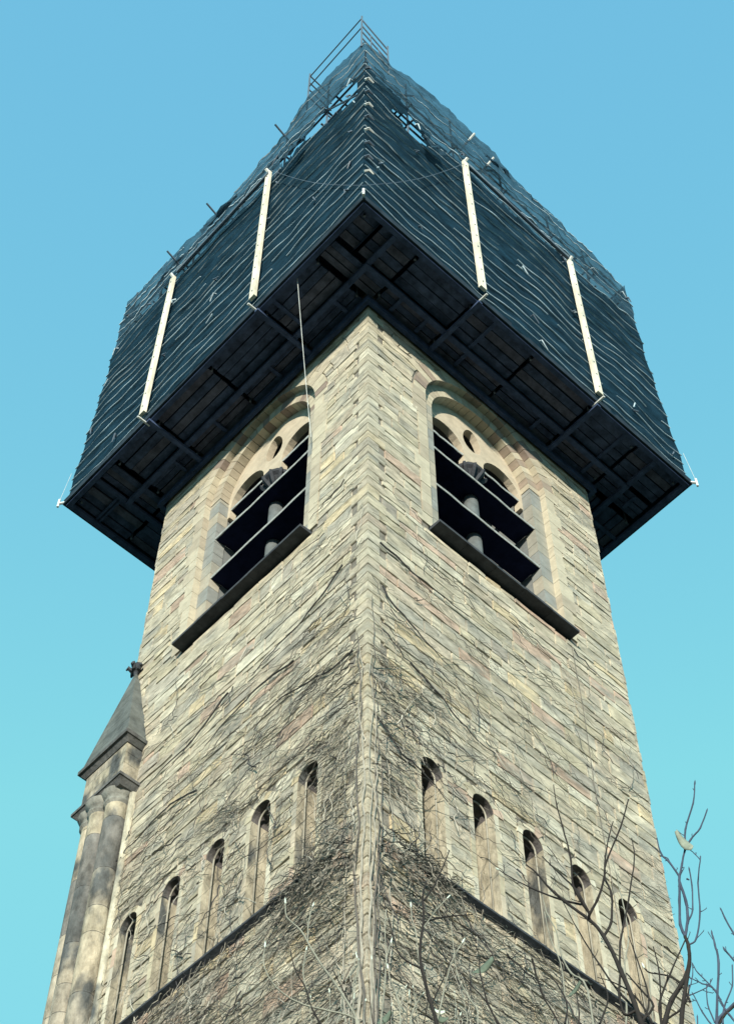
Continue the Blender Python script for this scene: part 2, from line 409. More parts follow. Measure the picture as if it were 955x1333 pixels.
    for i in range(k):
        u0 = 1.60+(5.40-1.60)*i/k+.004; u1 = 1.60+(5.40-1.60)*(i+1)/k-.004; e = r.uniform(-.008, .008)
        vs = [fp(face, a, b, c) for a, b, c in ((u0, -.25+e, SILL), (u1, -.25+e, SILL), (u1, .16, SILL), (u0, .16, SILL), (u0, -.25+e, SILL+.07), (u1, -.25+e, SILL+.07), (u1, .16, SILL+.13), (u0, .16, SILL+.13))]
        m2 = MB(); m2.hexa(vs); m2.build('sill_stone', 'soot', win, tint=False)
    mb = MB(); mb.hexa([fp(face, a, b, c) for a, b, c in ((2.0, .162, SILL), (5.0, .162, SILL), (5.0, 1.5, SILL), (2.0, 1.5, SILL), (2.0, .162, SILL+.12), (5.0, .162, SILL+.12), (5.0, 1.5, SILL+.3), (2.0, 1.5, SILL+.3))])
    mb.build('inner_sill', 'soot', win, tint=False)
    # blind lancets
    for c in NICHE:
        mb = MB(); pth = arch_path(c, NW, NB, NS, 10)
        strip(mb, face, pth[:2], -.005, .44, False, (.37, .335, .26)); strip(mb, face, pth[-2:], -.005, .44, False, (.37, .335, .26)); strip(mb, face, pth[1:-1], -.005, .44, False, (.12, .11, .11))  # arch soffit tinted darker: shade of the niche head painted in
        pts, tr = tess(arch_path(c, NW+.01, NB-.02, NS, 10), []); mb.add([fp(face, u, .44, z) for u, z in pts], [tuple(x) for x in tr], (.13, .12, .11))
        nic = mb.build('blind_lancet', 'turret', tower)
        n_ = 7
        for i in range(n_): wedge(face, NW+.004, NW+r.choice([.12, .16, .22]), math.pi*i/n_, math.pi*(i+1)/n_, -.008-r.uniform(0, .01), .06, tintpick(r), NS, c, .004).build('voussoir', 'ashlar', nic)
        for sgn in (-1, 1):
            z = NB
            while z < NS-.01:
                h = min(r.choice([.3, .4, .5]), NS-z)
                if NS-z-h < .1: h = NS-z
                u0, u1 = sorted((c+sgn*(NW+.004), c+sgn*(NW+.10)))
                m2 = MB(); m2.box(fp(face, u0, -.008, z+.004), fp(face, u1, .06, z+h-.004), tintpick(r)); m2.build('jamb_stone', 'ashlar', nic); z += h
        mb = MB(); rr = NW-.045
        mb.tube([fp(face, u, .12, z) for u, z in arch_path(c, rr, NB+.05, NS, 10)], .016, 6, (.34, .32, .27)); mb.build('arch_roll', 'ashlar', nic, smooth=True)
        z = NB+.02; mb = MB()
        while z < NS:                          # the joints of the niche's back wall
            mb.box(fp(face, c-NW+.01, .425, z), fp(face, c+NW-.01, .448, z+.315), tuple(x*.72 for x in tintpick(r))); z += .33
        mb.build('back_stones', 'turret', nic, kind='stuff')
    # string course, stone by stone
    sc_ = None
    u = 1.12 if face == 'R' else 1.3
    m0 = MB(); m0.box(fp(face, 1.0, .0, 17.94), fp(face, W, .05, 18.04)); sc_ = m0.build('string_course', 'soot', tower, tint=False)
    while u < W+.05:
        l = min(r.choice([.7, .85, 1.0]), W+.08-u); u1 = u+l; e = r.uniform(-.01, .01)
        a0 = u+.004; a1 = u1-.004
        m2 = MB(); m2.hexa([fp(face, a, b, c_) for a, b, c_ in ((a0, -.11+e, 17.95), (a1, -.11+e, 17.95), (a1, -.002, 17.89), (a0, -.002, 17.89), (a0, -.11+e, 17.99), (a1, -.11+e, 17.99), (a1, -.002, 18.08), (a0, -.002, 18.08))])
        m2.build('course_stone', 'soot', sc_, tint=False); u = u1
    # iron cramps and small dark putlog holes
mb = MB(); mb.tube([(5.38+.02*math.sin(z*1.3), -.03, z) for z in np.arange(14, 27.4, .6)], .008, 5)
lc = mb.build('lightning_conductor', 'mortar', tower, tint=False)

# ------------------------------------------------------------------ corner turret
tur = thing('corner_turret', 'slender corner turret with clustered round shafts and pyramid spire at left edge of tower', 'turret', (0, 6.85, 0))
r = random.Random(3)
tc_ = lambda: r.choice([(.36, .32, .25), (.40, .35, .265), (.30, .27, .22), (.16, .155, .145), (.33, .295, .235), (.37, .33, .25)])
for (x, y, rad) in ((-.12, 6.53, .215), (-.20, 6.92, .20), (-.10, 7.28, .20)):
    z = -ZO; first = True
    m0 = MB(); m0.tube([(x, y, -ZO), (x, y, 23.7)], rad-.01, 14, (.2, .19, .17)); sh = m0.build('shaft', 'turret', tur)
    z = 12.
    while z < 23.7:
        h = min(r.choice([.6, .9, 1.3]), 23.7-z); m2 = MB(); m2.tube([(x, y, z+.008), (x, y, z+.03), (x, y, z+h-.03), (x, y, z+h-.008)], [rad-.006, rad+.004, rad+.004, rad-.006], 16, tc_())
        m2.build('drum', 'turret', sh, smooth=True); z += h
    m2 = MB(); m2.tube([(x, y, q) for q in (23.66, 23.70, 23.75, 23.78, 23.86, 23.97)], [rad, rad+.05, rad+.05, rad+.01, rad+.04, rad+.12], 16, (.2, .2, .18)); m2.build('shaft_capital', 'turret', sh, smooth=True)
m2 = MB(); m2.tube([(-.03, 6.22, -ZO), (-.03, 6.22, 23.9)], .07, 8, (.5, .46, .36)); m2.build('nook_shaft', 'turret', tur, smooth=True)
m2 = MB(); m2.box((.0, 6.3, -ZO), (.4, 7.42, 24.0), (.3, .28, .24)); m2.build('core', 'turret', tur)
def frustum(mb, c, h0, h1, z0, z1, t):
    (x, y), (a, b), (p, q) = c, h0, h1
    mb.hexa([(x-a, y-b, z0), (x+a, y-b, z0), (x+a, y+b, z0), (x-a, y+b, z0), (x-p, y-q, z1), (x+p, y-q, z1), (x+p, y+q, z1), (x-p, y+q, z1)], t)
TC = (-.04, 6.83)
m2 = MB(); frustum(m2, TC, (.31, .62), (.40, .71), 23.93, 24.05, (.11, .11, .11)); frustum(m2, TC, (.42, .73), (.42, .73), 24.052, 24.12, (.12, .12, .12)); frustum(m2, TC, (.42, .73), (.34, .64), 24.122, 24.24, (.2, .2, .18)); m2.build('lower_cornice', 'turret', tur)
z = 24.25
for k in range(3):
    h = .30; ys = [6.83-.62, 6.83-.2+.1*(k % 2), 6.83+.25-.1*(k % 2), 6.83+.62]
    for i in range(3):
        m2 = MB(); m2.box((-.04-.31, ys[i]+.004, z+.004), (.3, ys[i+1]-.004, z+h-.004), tc_()); m2.build('attic_stone', 'turret', tur)
    z += h
m2 = MB(); frustum(m2, TC, (.33, .64), (.41, .73), 25.10, 25.20, (.11, .11, .11)); frustum(m2, TC, (.45, .75), (.45, .75), 25.202, 25.30, (.10, .10, .10)); m2.build('upper_cornice', 'turret', tur)
m2 = MB(); k = 9; AP = (-.07, 6.85)
zs_ = [25.302+(28.0-25.302)*i/k for i in range(k+1)]
for i in range(k):
    f0, f1 = 1-i/k*.96, 1-(i+1)/k*.96
    x0, y0 = TC[0]+(AP[0]-TC[0])*i/k, TC[1]+(AP[1]-TC[1])*i/k
    m3 = MB(); frustum(m3, (x0, y0), (.41*f0, .71*f0), (.41*f1+.004, .71*f1+.004), zs_[i]+.004, zs_[i+1]-.002, (1, 1, 1)); m3.build('spire_stone', 'slate', tur, tint=False)
m2 = MB(); m2.tube([(AP[0], AP[1], q) for q in (27.95, 28.05, 28.1, 28.2, 28.28)], [.03, .05, .09, .06, .04], 8)
for k in range(6):
    a = k*math.pi/3+.4; m2.tube([(AP[0], AP[1], 28.1), (AP[0]+.1*math.cos(a), AP[1]+.1*math.sin(a), 28.12), (AP[0]+.17*math.cos(a), AP[1]+.17*math.sin(a), 28.2+.03*(k % 2)), (AP[0]+.2*math.cos(a), AP[1]+.2*math.sin(a), 28.13)], [.045, .05, .05, .02], 5)
m2.tube([(AP[0], AP[1], 28.2), (AP[0], AP[1], 28.38), (AP[0], AP[1], 28.42)], [.04, .055, .02], 6)
m2.build('finial', 'soot', tur, tint=False)

# ------------------------------------------------------------------ scaffold
sca = thing('netted_scaffold', 'dark netted box of scaffolding wrapped around the top of the stone tower', 'scaffold', (3.5, 3.5, 35))
O = 1.733; ZB = 35.0
def inset(z): return O-.10*min(1, max(0, (z-35)/6))
RT = [(-1.7, 46.7), (-.75, 46.6), (.6, 47.1), (2.9, 47.3), (3.9, 46.7), (7, 46.3), (8.9, 45.5)]
LT = [(-1.7, 46.7), (-.4, 47.0), (.8, 46.9), (2, 45.9), (4, 45.6), (7, 45.8), (8.9, 46.1)]
def interp(tab, u):
    return float(np.interp(u, [a for a, b in tab], [b for a, b in tab]))
def nz(u, z, s): return noise.noise(Vector((u, z, s)))
def disp(face, u, z):
    s = 3. if face == 'R' else 9.
    d = .07*nz(u*.55, z*.5, s)+.03*nz(u*1.6, z*1.8, s+5)
    if z > 43: d += (.05*nz(u*1.1, z*1.3, s+9)+.05*nz(u*3, z*4, s+2)+.03*nz(u*7, z*6, s+1))*min(1, z-43)
    # scalloped between ties at the outer vertical edges
    e = min(u+O, W+O-u)
    return d*min(1, .15+e/1.0)
def surf(face, u, z, off=0.):
    o = inset(z)
    u = min(max(u, -o), W+o)
    far = max(0, (u-(W+o-.5))/.5)
    u2 = u-.10*far*abs(math.sin(z*1.55+.3))
    return fp(face, u2, -o-disp(face, u, z)-off, z)
def inpoly(u, z, poly):
    c = False; j = len(poly)-1
    for i in range(len(poly)):
        (a, b), (p, q) = poly[i], poly[j]
        if (b > z) != (q > z) and u < (p-a)*(z-b)/(q-b)+a: c = not c
        j = i
    return c
HOLES = {'L': [[(-1.34, 43.63), (-1.35, 42.77), (-.99, 42.81), (-.06, 43.11), (.71, 43.60), (1.57, 43.51), (1.7, 44.13), (.91, 43.9), (.34, 43.95), (-.2, 44.8), (-1.06, 44.4)]],
         'R': [[(-.75, 42.9), (.05, 43.82), (.45, 42.9), (.53, 42.65), (-.08, 42.31)]]}
SPLIT = {'R': [(-1.7, 44.6), (.0, 43.9), (1.76, 43.45), (9, 43.3)], 'L': [(-1.7, 44.4), (0, 44.2), (1.8, 43.5), (9, 43.0)]}
for face in 'RL':
    top = RT if face == 'R' else LT
    nu = 110; nz_ = 90; us = [-O+(W+2*O)*i/nu for i in range(nu+1)]
    vs = []
    for i, u in enumerate(us):
        zt = interp(top, u)+.02*nz(u*2, 0, 4)
        for j in range(nz_+1):
            z = ZB+.02+(zt-ZB)*j/nz_; vs.append(surf(face, u, z))
    fd, ft = [], []
    for i in range(nu):
        for j in range(nz_):
            u = (us[i]+us[i+1])/2; z = ZB+(interp(top, u)-ZB)*(j+.5)/nz_
            if any(inpoly(u, z, h) for h in HOLES[face]): continue
            q = (i*(nz_+1)+j, (i+1)*(nz_+1)+j, (i+1)*(nz_+1)+j+1, i*(nz_+1)+j+1)
            (fd if z < interp(SPLIT[face], u)+.25*nz(u, 3, 7) else ft).append(q)
    def comp(fs, nm, m):
        used = sorted({k for f in fs for k in f}); mp = {k: i for i, k in enumerate(used)}
        return obj(nm, [vs[k] for k in used], [tuple(mp[k] for k in f) for f in fs], m, sca, smooth=True)
    comp(fd, 'netting_sheet', 'net'); comp(ft, 'thin_netting_sheet', 'netthin')
    # stitched bands
    k = 0; z = ZB+.35
    while z < 46.6:
        s = 20. if face == 'R' else 40.
        segs = []; cur = []; curr = []
        for i in range(131):
            u = -O+(W+2*O)*i/130
            zz_ = z+.24*nz(u*.40, z*.22, s)+.10*nz(u*.9, z*.8, s+3)+.04*nz(u*2.6, k*7.1, s+8)
            e = (u+O); zz_ += .10*math.exp(-e*1.6)
            if zz_ > interp(top, u)-.02 or any(inpoly(u, zz_, h) for h in HOLES[face]) or nz(u*.8, k*3.7, s+12) > .50:
                if len(cur) > 3: segs.append((cur, curr))
                cur = []; curr = []
            else: cur.append(surf(face, u, zz_, .028)); curr.append(.014+.014*nz(u*1.3, k*5.3, s+4))
        if len(cur) > 3: segs.append((cur, curr))
        mb = MB()
        for p, q in segs: mb.tube(p, q, 4)
        if segs: mb.build('stitched_band', 'tape', sca, tint=False, kind='stuff' if len(segs) > 1 else None)
        z += .56*rnd.uniform(.88, 1.12); k += 1
    # upright boards
    for (u0, za, zb_) in ((1.76, 35.40, 43.30), (5.60, 35.20, 43.0)):
        lean = {('R', 1.76): (1.76, 1.76), ('R', 5.60): (5.52, 5.68), ('L', 1.76): (1.80, 1.90), ('L', 5.60): (5.68, 5.80)}[(face, u0)]
        mb = MB(); d0 = -O-.16; d1 = -O-.08
        (a, b) = lean
        vs_ = [fp(face, a-.09, d0, za), fp(face, a+.09, d0, za), fp(face, a+.09, d1, za), fp(face, a-.09, d1, za), fp(face, b-.08, d0+.05, zb_), fp(face, b+.08, d0+.05, zb_), fp(face, b+.08, d1+.05, zb_), fp(face, b-.08, d1+.05, zb_)]
        mb.hexa(vs_); ub = mb.build('upright_board', 'board', sca, tint=False)
        mb = MB()
        for i in range(12):
            t_ = (i+.5)/12; zq = za+(zb_-za)*t_; uq = a+(b-a)*t_
            mb.tube([fp(face, uq, d0+.05*t_-.012, zq), fp(face, uq, d0+.05*t_+.02, zq)], .022, 6)
        mb.build('bolts', 'tube', ub, tint=False, kind='stuff')
        mb = MB(); mb.tube([fp(face, a-.16, -O-.12, za-.12), fp(face, a-.02, -O-.26, za-.16)] if 0 else [fp(face, a-.02, -O+.12, ZB-.10), fp(face, a-.02, -O-.24, ZB-.10)], .03, 6)
        mb.build('bracket_tube', 'brightsteel', sca, tint=False)
        mb = MB(); mb.tube([fp(face, b+.0, -O-.02, zb_+.02), fp(face, b+.02, -O-.16, zb_+.16)], .05, 6); mb.build('tube_end', 'brightsteel', sca, tint=False)
    mb = MB(); mb.tube([fp(face, 1.85+(5.6-1.85)*i/12, -O-.12, 43.25-.12*i/12-.06*math.sin(math.pi*i/12)) for i in range(13)], .016, 5); mb.build('tie_rope', 'tape', sca, tint=False)
    mb = MB(); mb.tube([fp(face, 1.85+(5.6-1.85)*i/12, -O-.10, 43.12-.12*i/12) for i in range(13)], .05, 6); mb.build('top_ledger', 'tube', sca, tint=False)
    # guy line from the board to the corner
    a, b = Vector(fp(face, 1.76, -O-.1, 43.2)), Vector(fp(face, -O-.05, -O-.05, 35.6))
    mb = MB(); mb.tube([a+(b-a)*i/10-Vector((0, 0, .35*math.sin(math.pi*i/10))) for i in range(11)], .007, 4); mb.build('guy_line', 'tube', sca, tint=False)
# the two far sides of the box
for side in 'XY':
    vs = []; fs = []; nu = 30; nzz = 30
    for i in range(nu+1):
        for j in range(nzz+1):
            z = ZB+.02+11*j/nzz; o = inset(z); u = -o+(W+2*o)*i/nu
            e = min(i, nu-i)/nu
            off = W+o-.10*abs(math.sin(z*1.55+.3))*(1 if i in (0, nu) else 1)
            vs.append((off, u, z) if side == 'X' else (u, off, z))
    for i in range(nu):
        for j in range(nzz): fs.append((i*(nzz+1)+j, (i+1)*(nzz+1)+j, (i+1)*(nzz+1)+j+1, i*(nzz+1)+j+1))
    lo = [f for f in fs if (f[0] % (nzz+1)) < 22]; hi = [f for f in fs if (f[0] % (nzz+1)) >= 22]
    for fl, nm, m in ((lo, 'netting_sheet', 'net'), (hi, 'thin_netting_sheet', 'netthin')):
        used = sorted({k for f in fl for k in f}); mp_ = {k: i for i, k in enumerate(used)}
        obj(nm, [vs[k] for k in used], [tuple(mp_[k] for k in f) for f in fl], m, sca, smooth=True)
# fascia round the bottom, mitred
def ring(mb, o0, o1, z0, z1, t=(1, 1, 1)):
    c = [(-1, -1), (1, -1), (1, 1), (-1, 1)]
    P_ = lambda o, s, z: (3.5+s[0]*(3.5+o), 3.5+s[1]*(3.5+o), z)
    for i in range(4):
        a, b = c[i], c[(i+1) % 4]
        mb.hexa([P_(o0, a, z0), P_(o0, b, z0), P_(o1, b, z0), P_(o1, a, z0), P_(o0, a, z1), P_(o0, b, z1), P_(o1, b, z1), P_(o1, a, z1)], t)
mb = MB(); ring(mb, O+.03, O-.02, ZB-.06, ZB+.16); mb.build('fascia_board', 'fascia', sca, tint=False)
mb = MB(); ring(mb, O-.03, O-.15, ZB-.10, ZB-.0); mb.build('edge_beam', 'beam', sca, tint=False)
mb = MB(); ring(mb, O-1.02, O-1.14, ZB-.12, ZB-.02); mb.build('middle_beam', 'beam', sca, tint=False)
mb = MB(); ring(mb, .16, .06, ZB-.26, ZB-.01); mb.build('added_shade_strip', 'beam', sca, tint=False)  # dark strip added at the wall top to deepen the deck's shadow band
r = random.Random(17)
def side_pt(s, u, o, z):                      # s: 0 right,1 left,2 back-right,3 back-left ; o outward distance
    return [(u, -o, z), (-o, u, z), (W+o, u, z), (u, W+o, z)][s]
for s in range(4):
    cuts = [-O+.16, .05, 1.75, 3.65, 5.55, 7.1, W+O-.16] if s in (0, 3) else [.16, 1.75, 3.65, 5.55, 6.84]
    if s in (1, 2): cuts = [-.0, 1.75, 3.65, 5.55, 7.0]
    for b in range(len(cuts)-1):
        u0, u1 = cuts[b]+.05, cuts[b+1]-.05
        for (oa, ob, n_) in ((O-.16, O-1.02, 4), (O-1.13, .1, 3)):
            wd = (oa-ob)/n_
            for i in range(n_):
                z = ZB+.03+r.uniform(0, .07); t0 = oa-wd*i-.012; t1 = oa-wd*(i+1)+.012
                mb = MB(); p, q = side_pt(s, u0, t0, z), side_pt(s, u1, t1, z+.045)
                mb.box(tuple(map(min, p, q)), tuple(map(max, p, q))); mb.build('deck_plank', 'plankold' if r.random() < .35 else 'plank', sca, tint=False)
        # short battens below the planks
        for k in range(r.choice([1, 2])):
            uu = u0+(u1-u0)*r.uniform(.2, .8); (oa, ob) = r.choice([(O-.16, O-1.0), (O-1.14, .2)])
            mb = MB(); p, q = side_pt(s, uu, oa, ZB-.03), side_pt(s, uu+.09, ob, ZB+.02); mb.box(tuple(map(min, p, q)), tuple(map(max, p, q))); mb.build('batten', 'beam', sca, tint=False)
    for u in (1.75, 5.55):
        mb = MB(); p, q = side_pt(s, u-.055, O+.02, ZB-.20), side_pt(s, u+.055, .06, ZB-.121); mb.box(tuple(map(min, p, q)), tuple(map(max, p, q))); mb.build('needle_beam', 'beam', sca, tint=False)
    for u in (-.62, 7.62):
        if s in (0, 3): continue
for s_, u in ((0, -.66), (0, 7.66), (1, 7.66), (3, 7.66)):    # short beams carrying the corner bays
    mb = MB(); p, q = side_pt(s_, u-.06, O-.16, ZB-.09), side_pt(s_, u+.06, O-1.01, ZB-.015); mb.box(tuple(map(min, p, q)), tuple(map(max, p, q))); mb.build('corner_beam', 'beam', sca, tint=False)
# lifts inside the netting
for z in (37, 39, 41, 43):
    mb = MB(); ring(mb, O-.35, .1, z, z+.05); mb.build('lift_deck', 'plank', sca, tint=False)
TU = 0
def tube(a, b, nm='scaffold_tube', m='tube', rad=.03):
    mb = MB(); mb.tube([a, b], rad, 6); mb.build(nm, m, sca, tint=False)
for s in range(4):
    for u in (-1.45, .05, 1.75, 3.65, 5.55, 7.0, 8.45):
        if s in (1, 2) and u in (-1.45, 8.45): continue
        tt = (RT, LT, LT, LT)[s]
        tube(side_pt(s, u, 1.45, ZB), side_pt(s, u, 1.45, interp(tt, u)+(.0)))
        if 0 <= u <= 7: tube(side_pt(s, u, .3, ZB), side_pt(s, u, .3, 45.9))
    for z in (38, 40, 42, 43.6, 44.1, 45, 45.6):
        tube(side_pt(s, -1.5, 1.42, z), side_pt(s, 8.5, 1.42, z+.02))
    for z in (43.9, 45.2): tube(side_pt(s, -1.5, .34, z), side_pt(s, 8.5, .34, z+.02))
    for u in (.05, 1.75, 3.65, 5.55, 7.0):
        for z in (43.75, 45.05): tube(side_pt(s, u+.04, 1.6, z), side_pt(s, u+.04, .1, z))
    for u in (-1.4, 1.75, 5.55): tube(side_pt(s, u, 1.50, 43.2), side_pt(s, u+1.7, 1.50, 46.3 if s in (0,) else 45.1), 'brace_tube')
# tubes that poke out through the sheeting
for (u, z) in ((4.45, 45.1), (6.1, 44.6), (1.6, 45.6)): tube(fp('L', u, -1.3, z), fp('L', u-.05, -2.05, z+.25), 'projecting_tube', 'tube', .028)
for (u, z) in ((2.2, 45.9), (2.9, 45.3)): tube(fp('R', u, -1.3, z), fp('R', u+.1, -1.85, z+.5), 'projecting_tube', 'brightsteel', .035)
# guard rails standing on the near corner
G = (-1.70, -1.56)
def rail(a, b, rad=.022): tube(a, b, 'guard_rail', 'tube', rad)
rail((G[0], G[1], 46.2), (G[0], G[1], 49.0), .028)
RE = (-.75, -1.60); rail((*RE, 45.8), (*RE, 48.2), .028)
LE = (-1.62, .74); rail((*LE, 46.2), (*LE, 49.25), .028)
for f in (.12, .38, .62, .88): rail((G[0], G[1], 46.75+2.2*f), (*RE, 46.1+2.05*f))
for f in (.55, .95): rail((G[0], G[1], 46.75+2.2*f), (*LE, 46.9+2.2*f), .018)
rail((*LE, 49.1), (LE[0]+.85, LE[1]-.02, 48.9)); rail((*LE, 48.5), (LE[0]+.85, LE[1]-.02, 48.3)); rail((*LE, 47.9), (LE[0]+.85, LE[1]-.02, 47.7)); rail((*LE, 47.3), (LE[0]+.85, LE[1]-.02, 47.1))
rail((-.9, -1.6, 46.2), (-1.15, -1.6, 47.2), .016); rail((-1.35, -1.58, 46.6), (-1.38, -1.58, 47.9), .018)
# ties and tags up the near corner, bottom corner fittings
for i in range(9):
    z = 36.6+i*.95; mb = MB(); a = Vector((-inset(z)-.03, -inset(z)-.03, z))
    mb.tube([a, a+Vector((.04+.05*r.random(), -.08, .06)), a+Vector((.12+.12*r.random(), -.10, -.06*r.random()))], [.035, .045, .02], 5)
    mb.build('corner_tie', 'brightsteel' if i in (0, 3, 5, 7) else 'tube', sca, tint=False)
for (x, y, dx, dy) in ((-O, -O, -.1, -.1), (W+O, -O, .12, -.1), (-O, W+O, -.1, .12)):
    mb = MB(); mb.tube([(x-dx, y-dy, ZB+.05), (x+dx*1.1, y+dy*1.1, ZB+.02)], .035, 6); mb.tube([(x+dx, y+dy, ZB-.12), (x+dx, y+dy, ZB+.2)], .03, 6); mb.tube([(x+dx, y+dy, ZB+.1), (x+dx*.3, y+dy*.3, ZB+1.4)], .005, 4) if x*y < 0 and (x > 0 or y > 0) else None
    mb.build('corner_coupler', 'palelit', sca, tint=False)
for i in range(46):                           # little ties that hold the sheeting to the tubes behind
    face = 'RL'[i % 2]; u = r.choice([-1.2, .05, 1.75, 3.65, 5.55, 7.0, 8.3])+r.uniform(-.12, .12); z = r.uniform(35.5, 45)
    p = Vector(surf(face, u, z, .03)); mb = MB(); mb.tube([p, p+Vector(fp(face, r.uniform(-.1, .1), -.07, r.uniform(-.1, .03))), p+Vector(fp(face, r.uniform(-.2, .2), -.05, r.uniform(-.28, -.1)))], [.03, .022, .012], 5)
    mb.build('sheeting_tie', r.choice(['tape', 'tube', 'tube']), sca, tint=False)
# loose flaps of sheeting near the top
for (face, u, z, wd, ht) in (('R', .1, 42.5, .75, .9), ('R', 2.6, 45.6, .9, .8), ('L', .4, 43.0, .8, .5), ('L', 5.2, 44.0, 1.2, .7), ('L', 3.2, 44.2, 1.3, .7)):
    vs = []; fs = []
    for i in range(9):
        for j in range(6):
            vs.append(fp(face, u+wd*i/8+.05*nz(i*.5, j*.6, u), -O-.04-.22*abs(nz(i*.45, j*.5, z+u))-.03*j, z-ht*j/5+.15*nz(i*.6, 0, z)))
    for i in range(8):
        for j in range(5): fs.append((i*6+j, (i+1)*6+j, (i+1)*6+j+1, i*6+j+1))
    obj('loose_flap', vs, fs, 'netthin', sca, smooth=True)

# hanging cable
a, b = Vector((-1.553, .611, 34.99)), Vector((-.03, 1.705, 31.16))
mb = MB(); mb.tube([a+(b-a)*i/14-Vector((0, 0, .12*math.sin(math.pi*i/14))) for i in range(15)], .007, 5)
o = mb.build('hanging_cable', 'palelit', tint=False); o['label'] = 'thin pale cable dropping from the scaffold deck to the left belfry window'; o['category'] = 'cable'

# ------------------------------------------------------------------ creeper
cre = thing('climbing_creeper', 'leafless creeper stems climbing the near corner and spreading over the lower tower walls', 'creeper', (0, 0, 0))
r = random.Random(99)
for k in range(9):
    face = 'RL'[k % 2]; u = r.uniform(0, .28); z = -ZO; pts = []; ztop = r.uniform(18.5, 24.5)
    while z < ztop:
        u += r.uniform(-.05, .05); u = min(max(u, -.01), .45); pts.append(fp(face, u, -.045-r.uniform(0, .03), z)); z += .32
    mb = MB(); mb.tube(pts, [.034*(1-.75*max(0, i/len(pts)-.3)/.7)*(1 if k < 4 else .6) for i in range(len(pts))], 6, (.30, .28, .24) if k % 3 else (.12, .11, .10)); mb.build('stem', 'vine', cre)
rg = np.random.default_rng(5)
V, FC, TT = [], [], []; base = 0
def strand(face, u, z, L_, th, rad, tint, curl=.35, n_=11):
    global base
    step = L_/(n_-1); a = th; P_ = []
    for i in range(n_):
        P_.append((u, z)); a += rg.normal(0, curl); a += (th-a)*.3
        u += math.cos(a)*step; z += math.sin(a)*step
    off = rg.uniform(.03, .075); vs = []; keep = rg.random() < .88
    if P_[0][0] < 1.1 and 17.2 < P_[0][1] < 18.8: off += .12
    for i, (pu, pz) in enumerate(P_):
        if pu < -.02 or pu > W-.05: 
            P_ = P_[:i]; break
        if pu > .05:
            if abs(pu-WC) < 1.9 and SILL-.3 < pz: P_ = P_[:i]; break
            if NB < pz < NS+.2 and min(abs(pu-c_) for c_ in NICHE) < NW-.02 and keep: P_ = P_[:i]; break
    m_ = len(P_)
    if m_ < 4: return
    for i, (pu, pz) in enumerate(P_):
        q0 = P_[max(0, i-1)]; q1 = P_[min(m_-1, i+1)]; du, dz = q1[0]-q0[0], q1[1]-q0[1]; l = math.hypot(du, dz)+1e-9
        nu_, nz_2 = -dz/l, du/l; rr = rad*(1-.7*i/m_); o_ = -off+.02*math.sin(i*1.7+pu*9)
        vs += [fp(face, pu+nu_*rr, o_, pz+nz_2*rr), fp(face, pu-nu_*rr, o_, pz-nz_2*rr), fp(face, pu, o_-rr*1.5, pz)]
    V.extend(vs); TT.extend([tint]*len(vs))
    for i in range(m_-1):
        for k in range(3): FC.append((base+i*3+k, base+i*3+(k+1) % 3, base+i*3+3+(k+1) % 3, base+i*3+3+k))
    base += m_*3
def dens(face, u, z):
    if z < 18: d = 1.0 if face == 'L' else max(.5, 1-.08*u)
    elif face == 'L': d = max(.12, 1-max(0, z-20.5)/4.0)*(.55+.45*math.exp(-u/2.5))+(.25*math.exp(-u/1.2) if z > 22 else 0)
    else: d = (.75*math.exp(-max(0, u-.5)/1.5))*max(.0, 1-max(0, z-20.5)/4.0)+.12
    if z > 25.5: d *= max(0, 1-(z-25.5)/3)
    d *= .75+.5*noise.noise(Vector((u*.9, z*.9, 1 if face == 'L' else 2)))
    return d
N = 0
while N < 4700:
    face = 'RL'[int(rg.integers(2))]; u = 7*rg.random()**1.15; z = 13+15.5*rg.random()
    if rg.random() > dens(face, u, z): continue
    N += 1
    th = rg.normal(-.22 if z > 17 else -.05, .38)
    if rg.random() < .10: th = rg.normal(1.45, .2)
    c = rg.random()
    tint = (.05, .05, .055) if c < .38 else ((.16, .15, .13) if c < .70 else (.38, .365, .32))
    rad = rg.choice([.004, .0055, .008, .013], p=[.36, .4, .2, .04])
    strand(face, u, z, rg.uniform(.4, 1.7), th, rad, tint)
for _ in range(230):                          # the ridge of creeper that buries the string course at the corner
    face = 'RL'[int(rg.integers(2))]; u = rg.uniform(0, 1.5); z = 17.55+.35*u/1.5+rg.normal(0, .22)
    n0 = len(V); strand(face, u, z, rg.uniform(.3, .9), rg.normal(.1, .5), .009, (.07, .07, .065) if rg.random() < .45 else (.30, .285, .25))
    k_ = rg.uniform(.0, .12)
    for i in range(n0, len(V)): V[i] = (V[i][0]-k_*(face == 'L'), V[i][1]-k_*(face == 'R'), V[i][2])
o = obj('creeper_strands', V, FC, 'vine', cre, TT, kind='stuff')
# a few long bold runners
mb = MB()
for (face, u, z, L_, th) in (('R', .25, 25.5, 2.2, -.35), ('R', .3, 24.2, 1.9, -.3), ('L', .6, 25.2, 2.6, -.25), ('L', 1.8, 23.6, 2.4, -.2), ('L', 3.6, 24.4, 2.4, -.3), ('R', .9, 22.6, 2.2, -.4), ('L', .3, 22.4, 2.6, -.3), ('R', .1, 20.6, 1.8, -.5), ('L', 4.2, 22.3, 2.2, .2)):
    pts = []; a = th
    for i in range(18):
        pts.append(fp(face, u, -.05, z)); a += rg.normal(0, .3); a += (th-a)*.25; u = max(u, .0)+math.cos(a)*L_/17; z += math.sin(a)*L_/17
    m2 = MB(); m2.tube(pts, [.02*(1-.7*i/18) for i in range(18)], 5, (.05, .05, .05)); m2.build('runner', 'vine', cre)

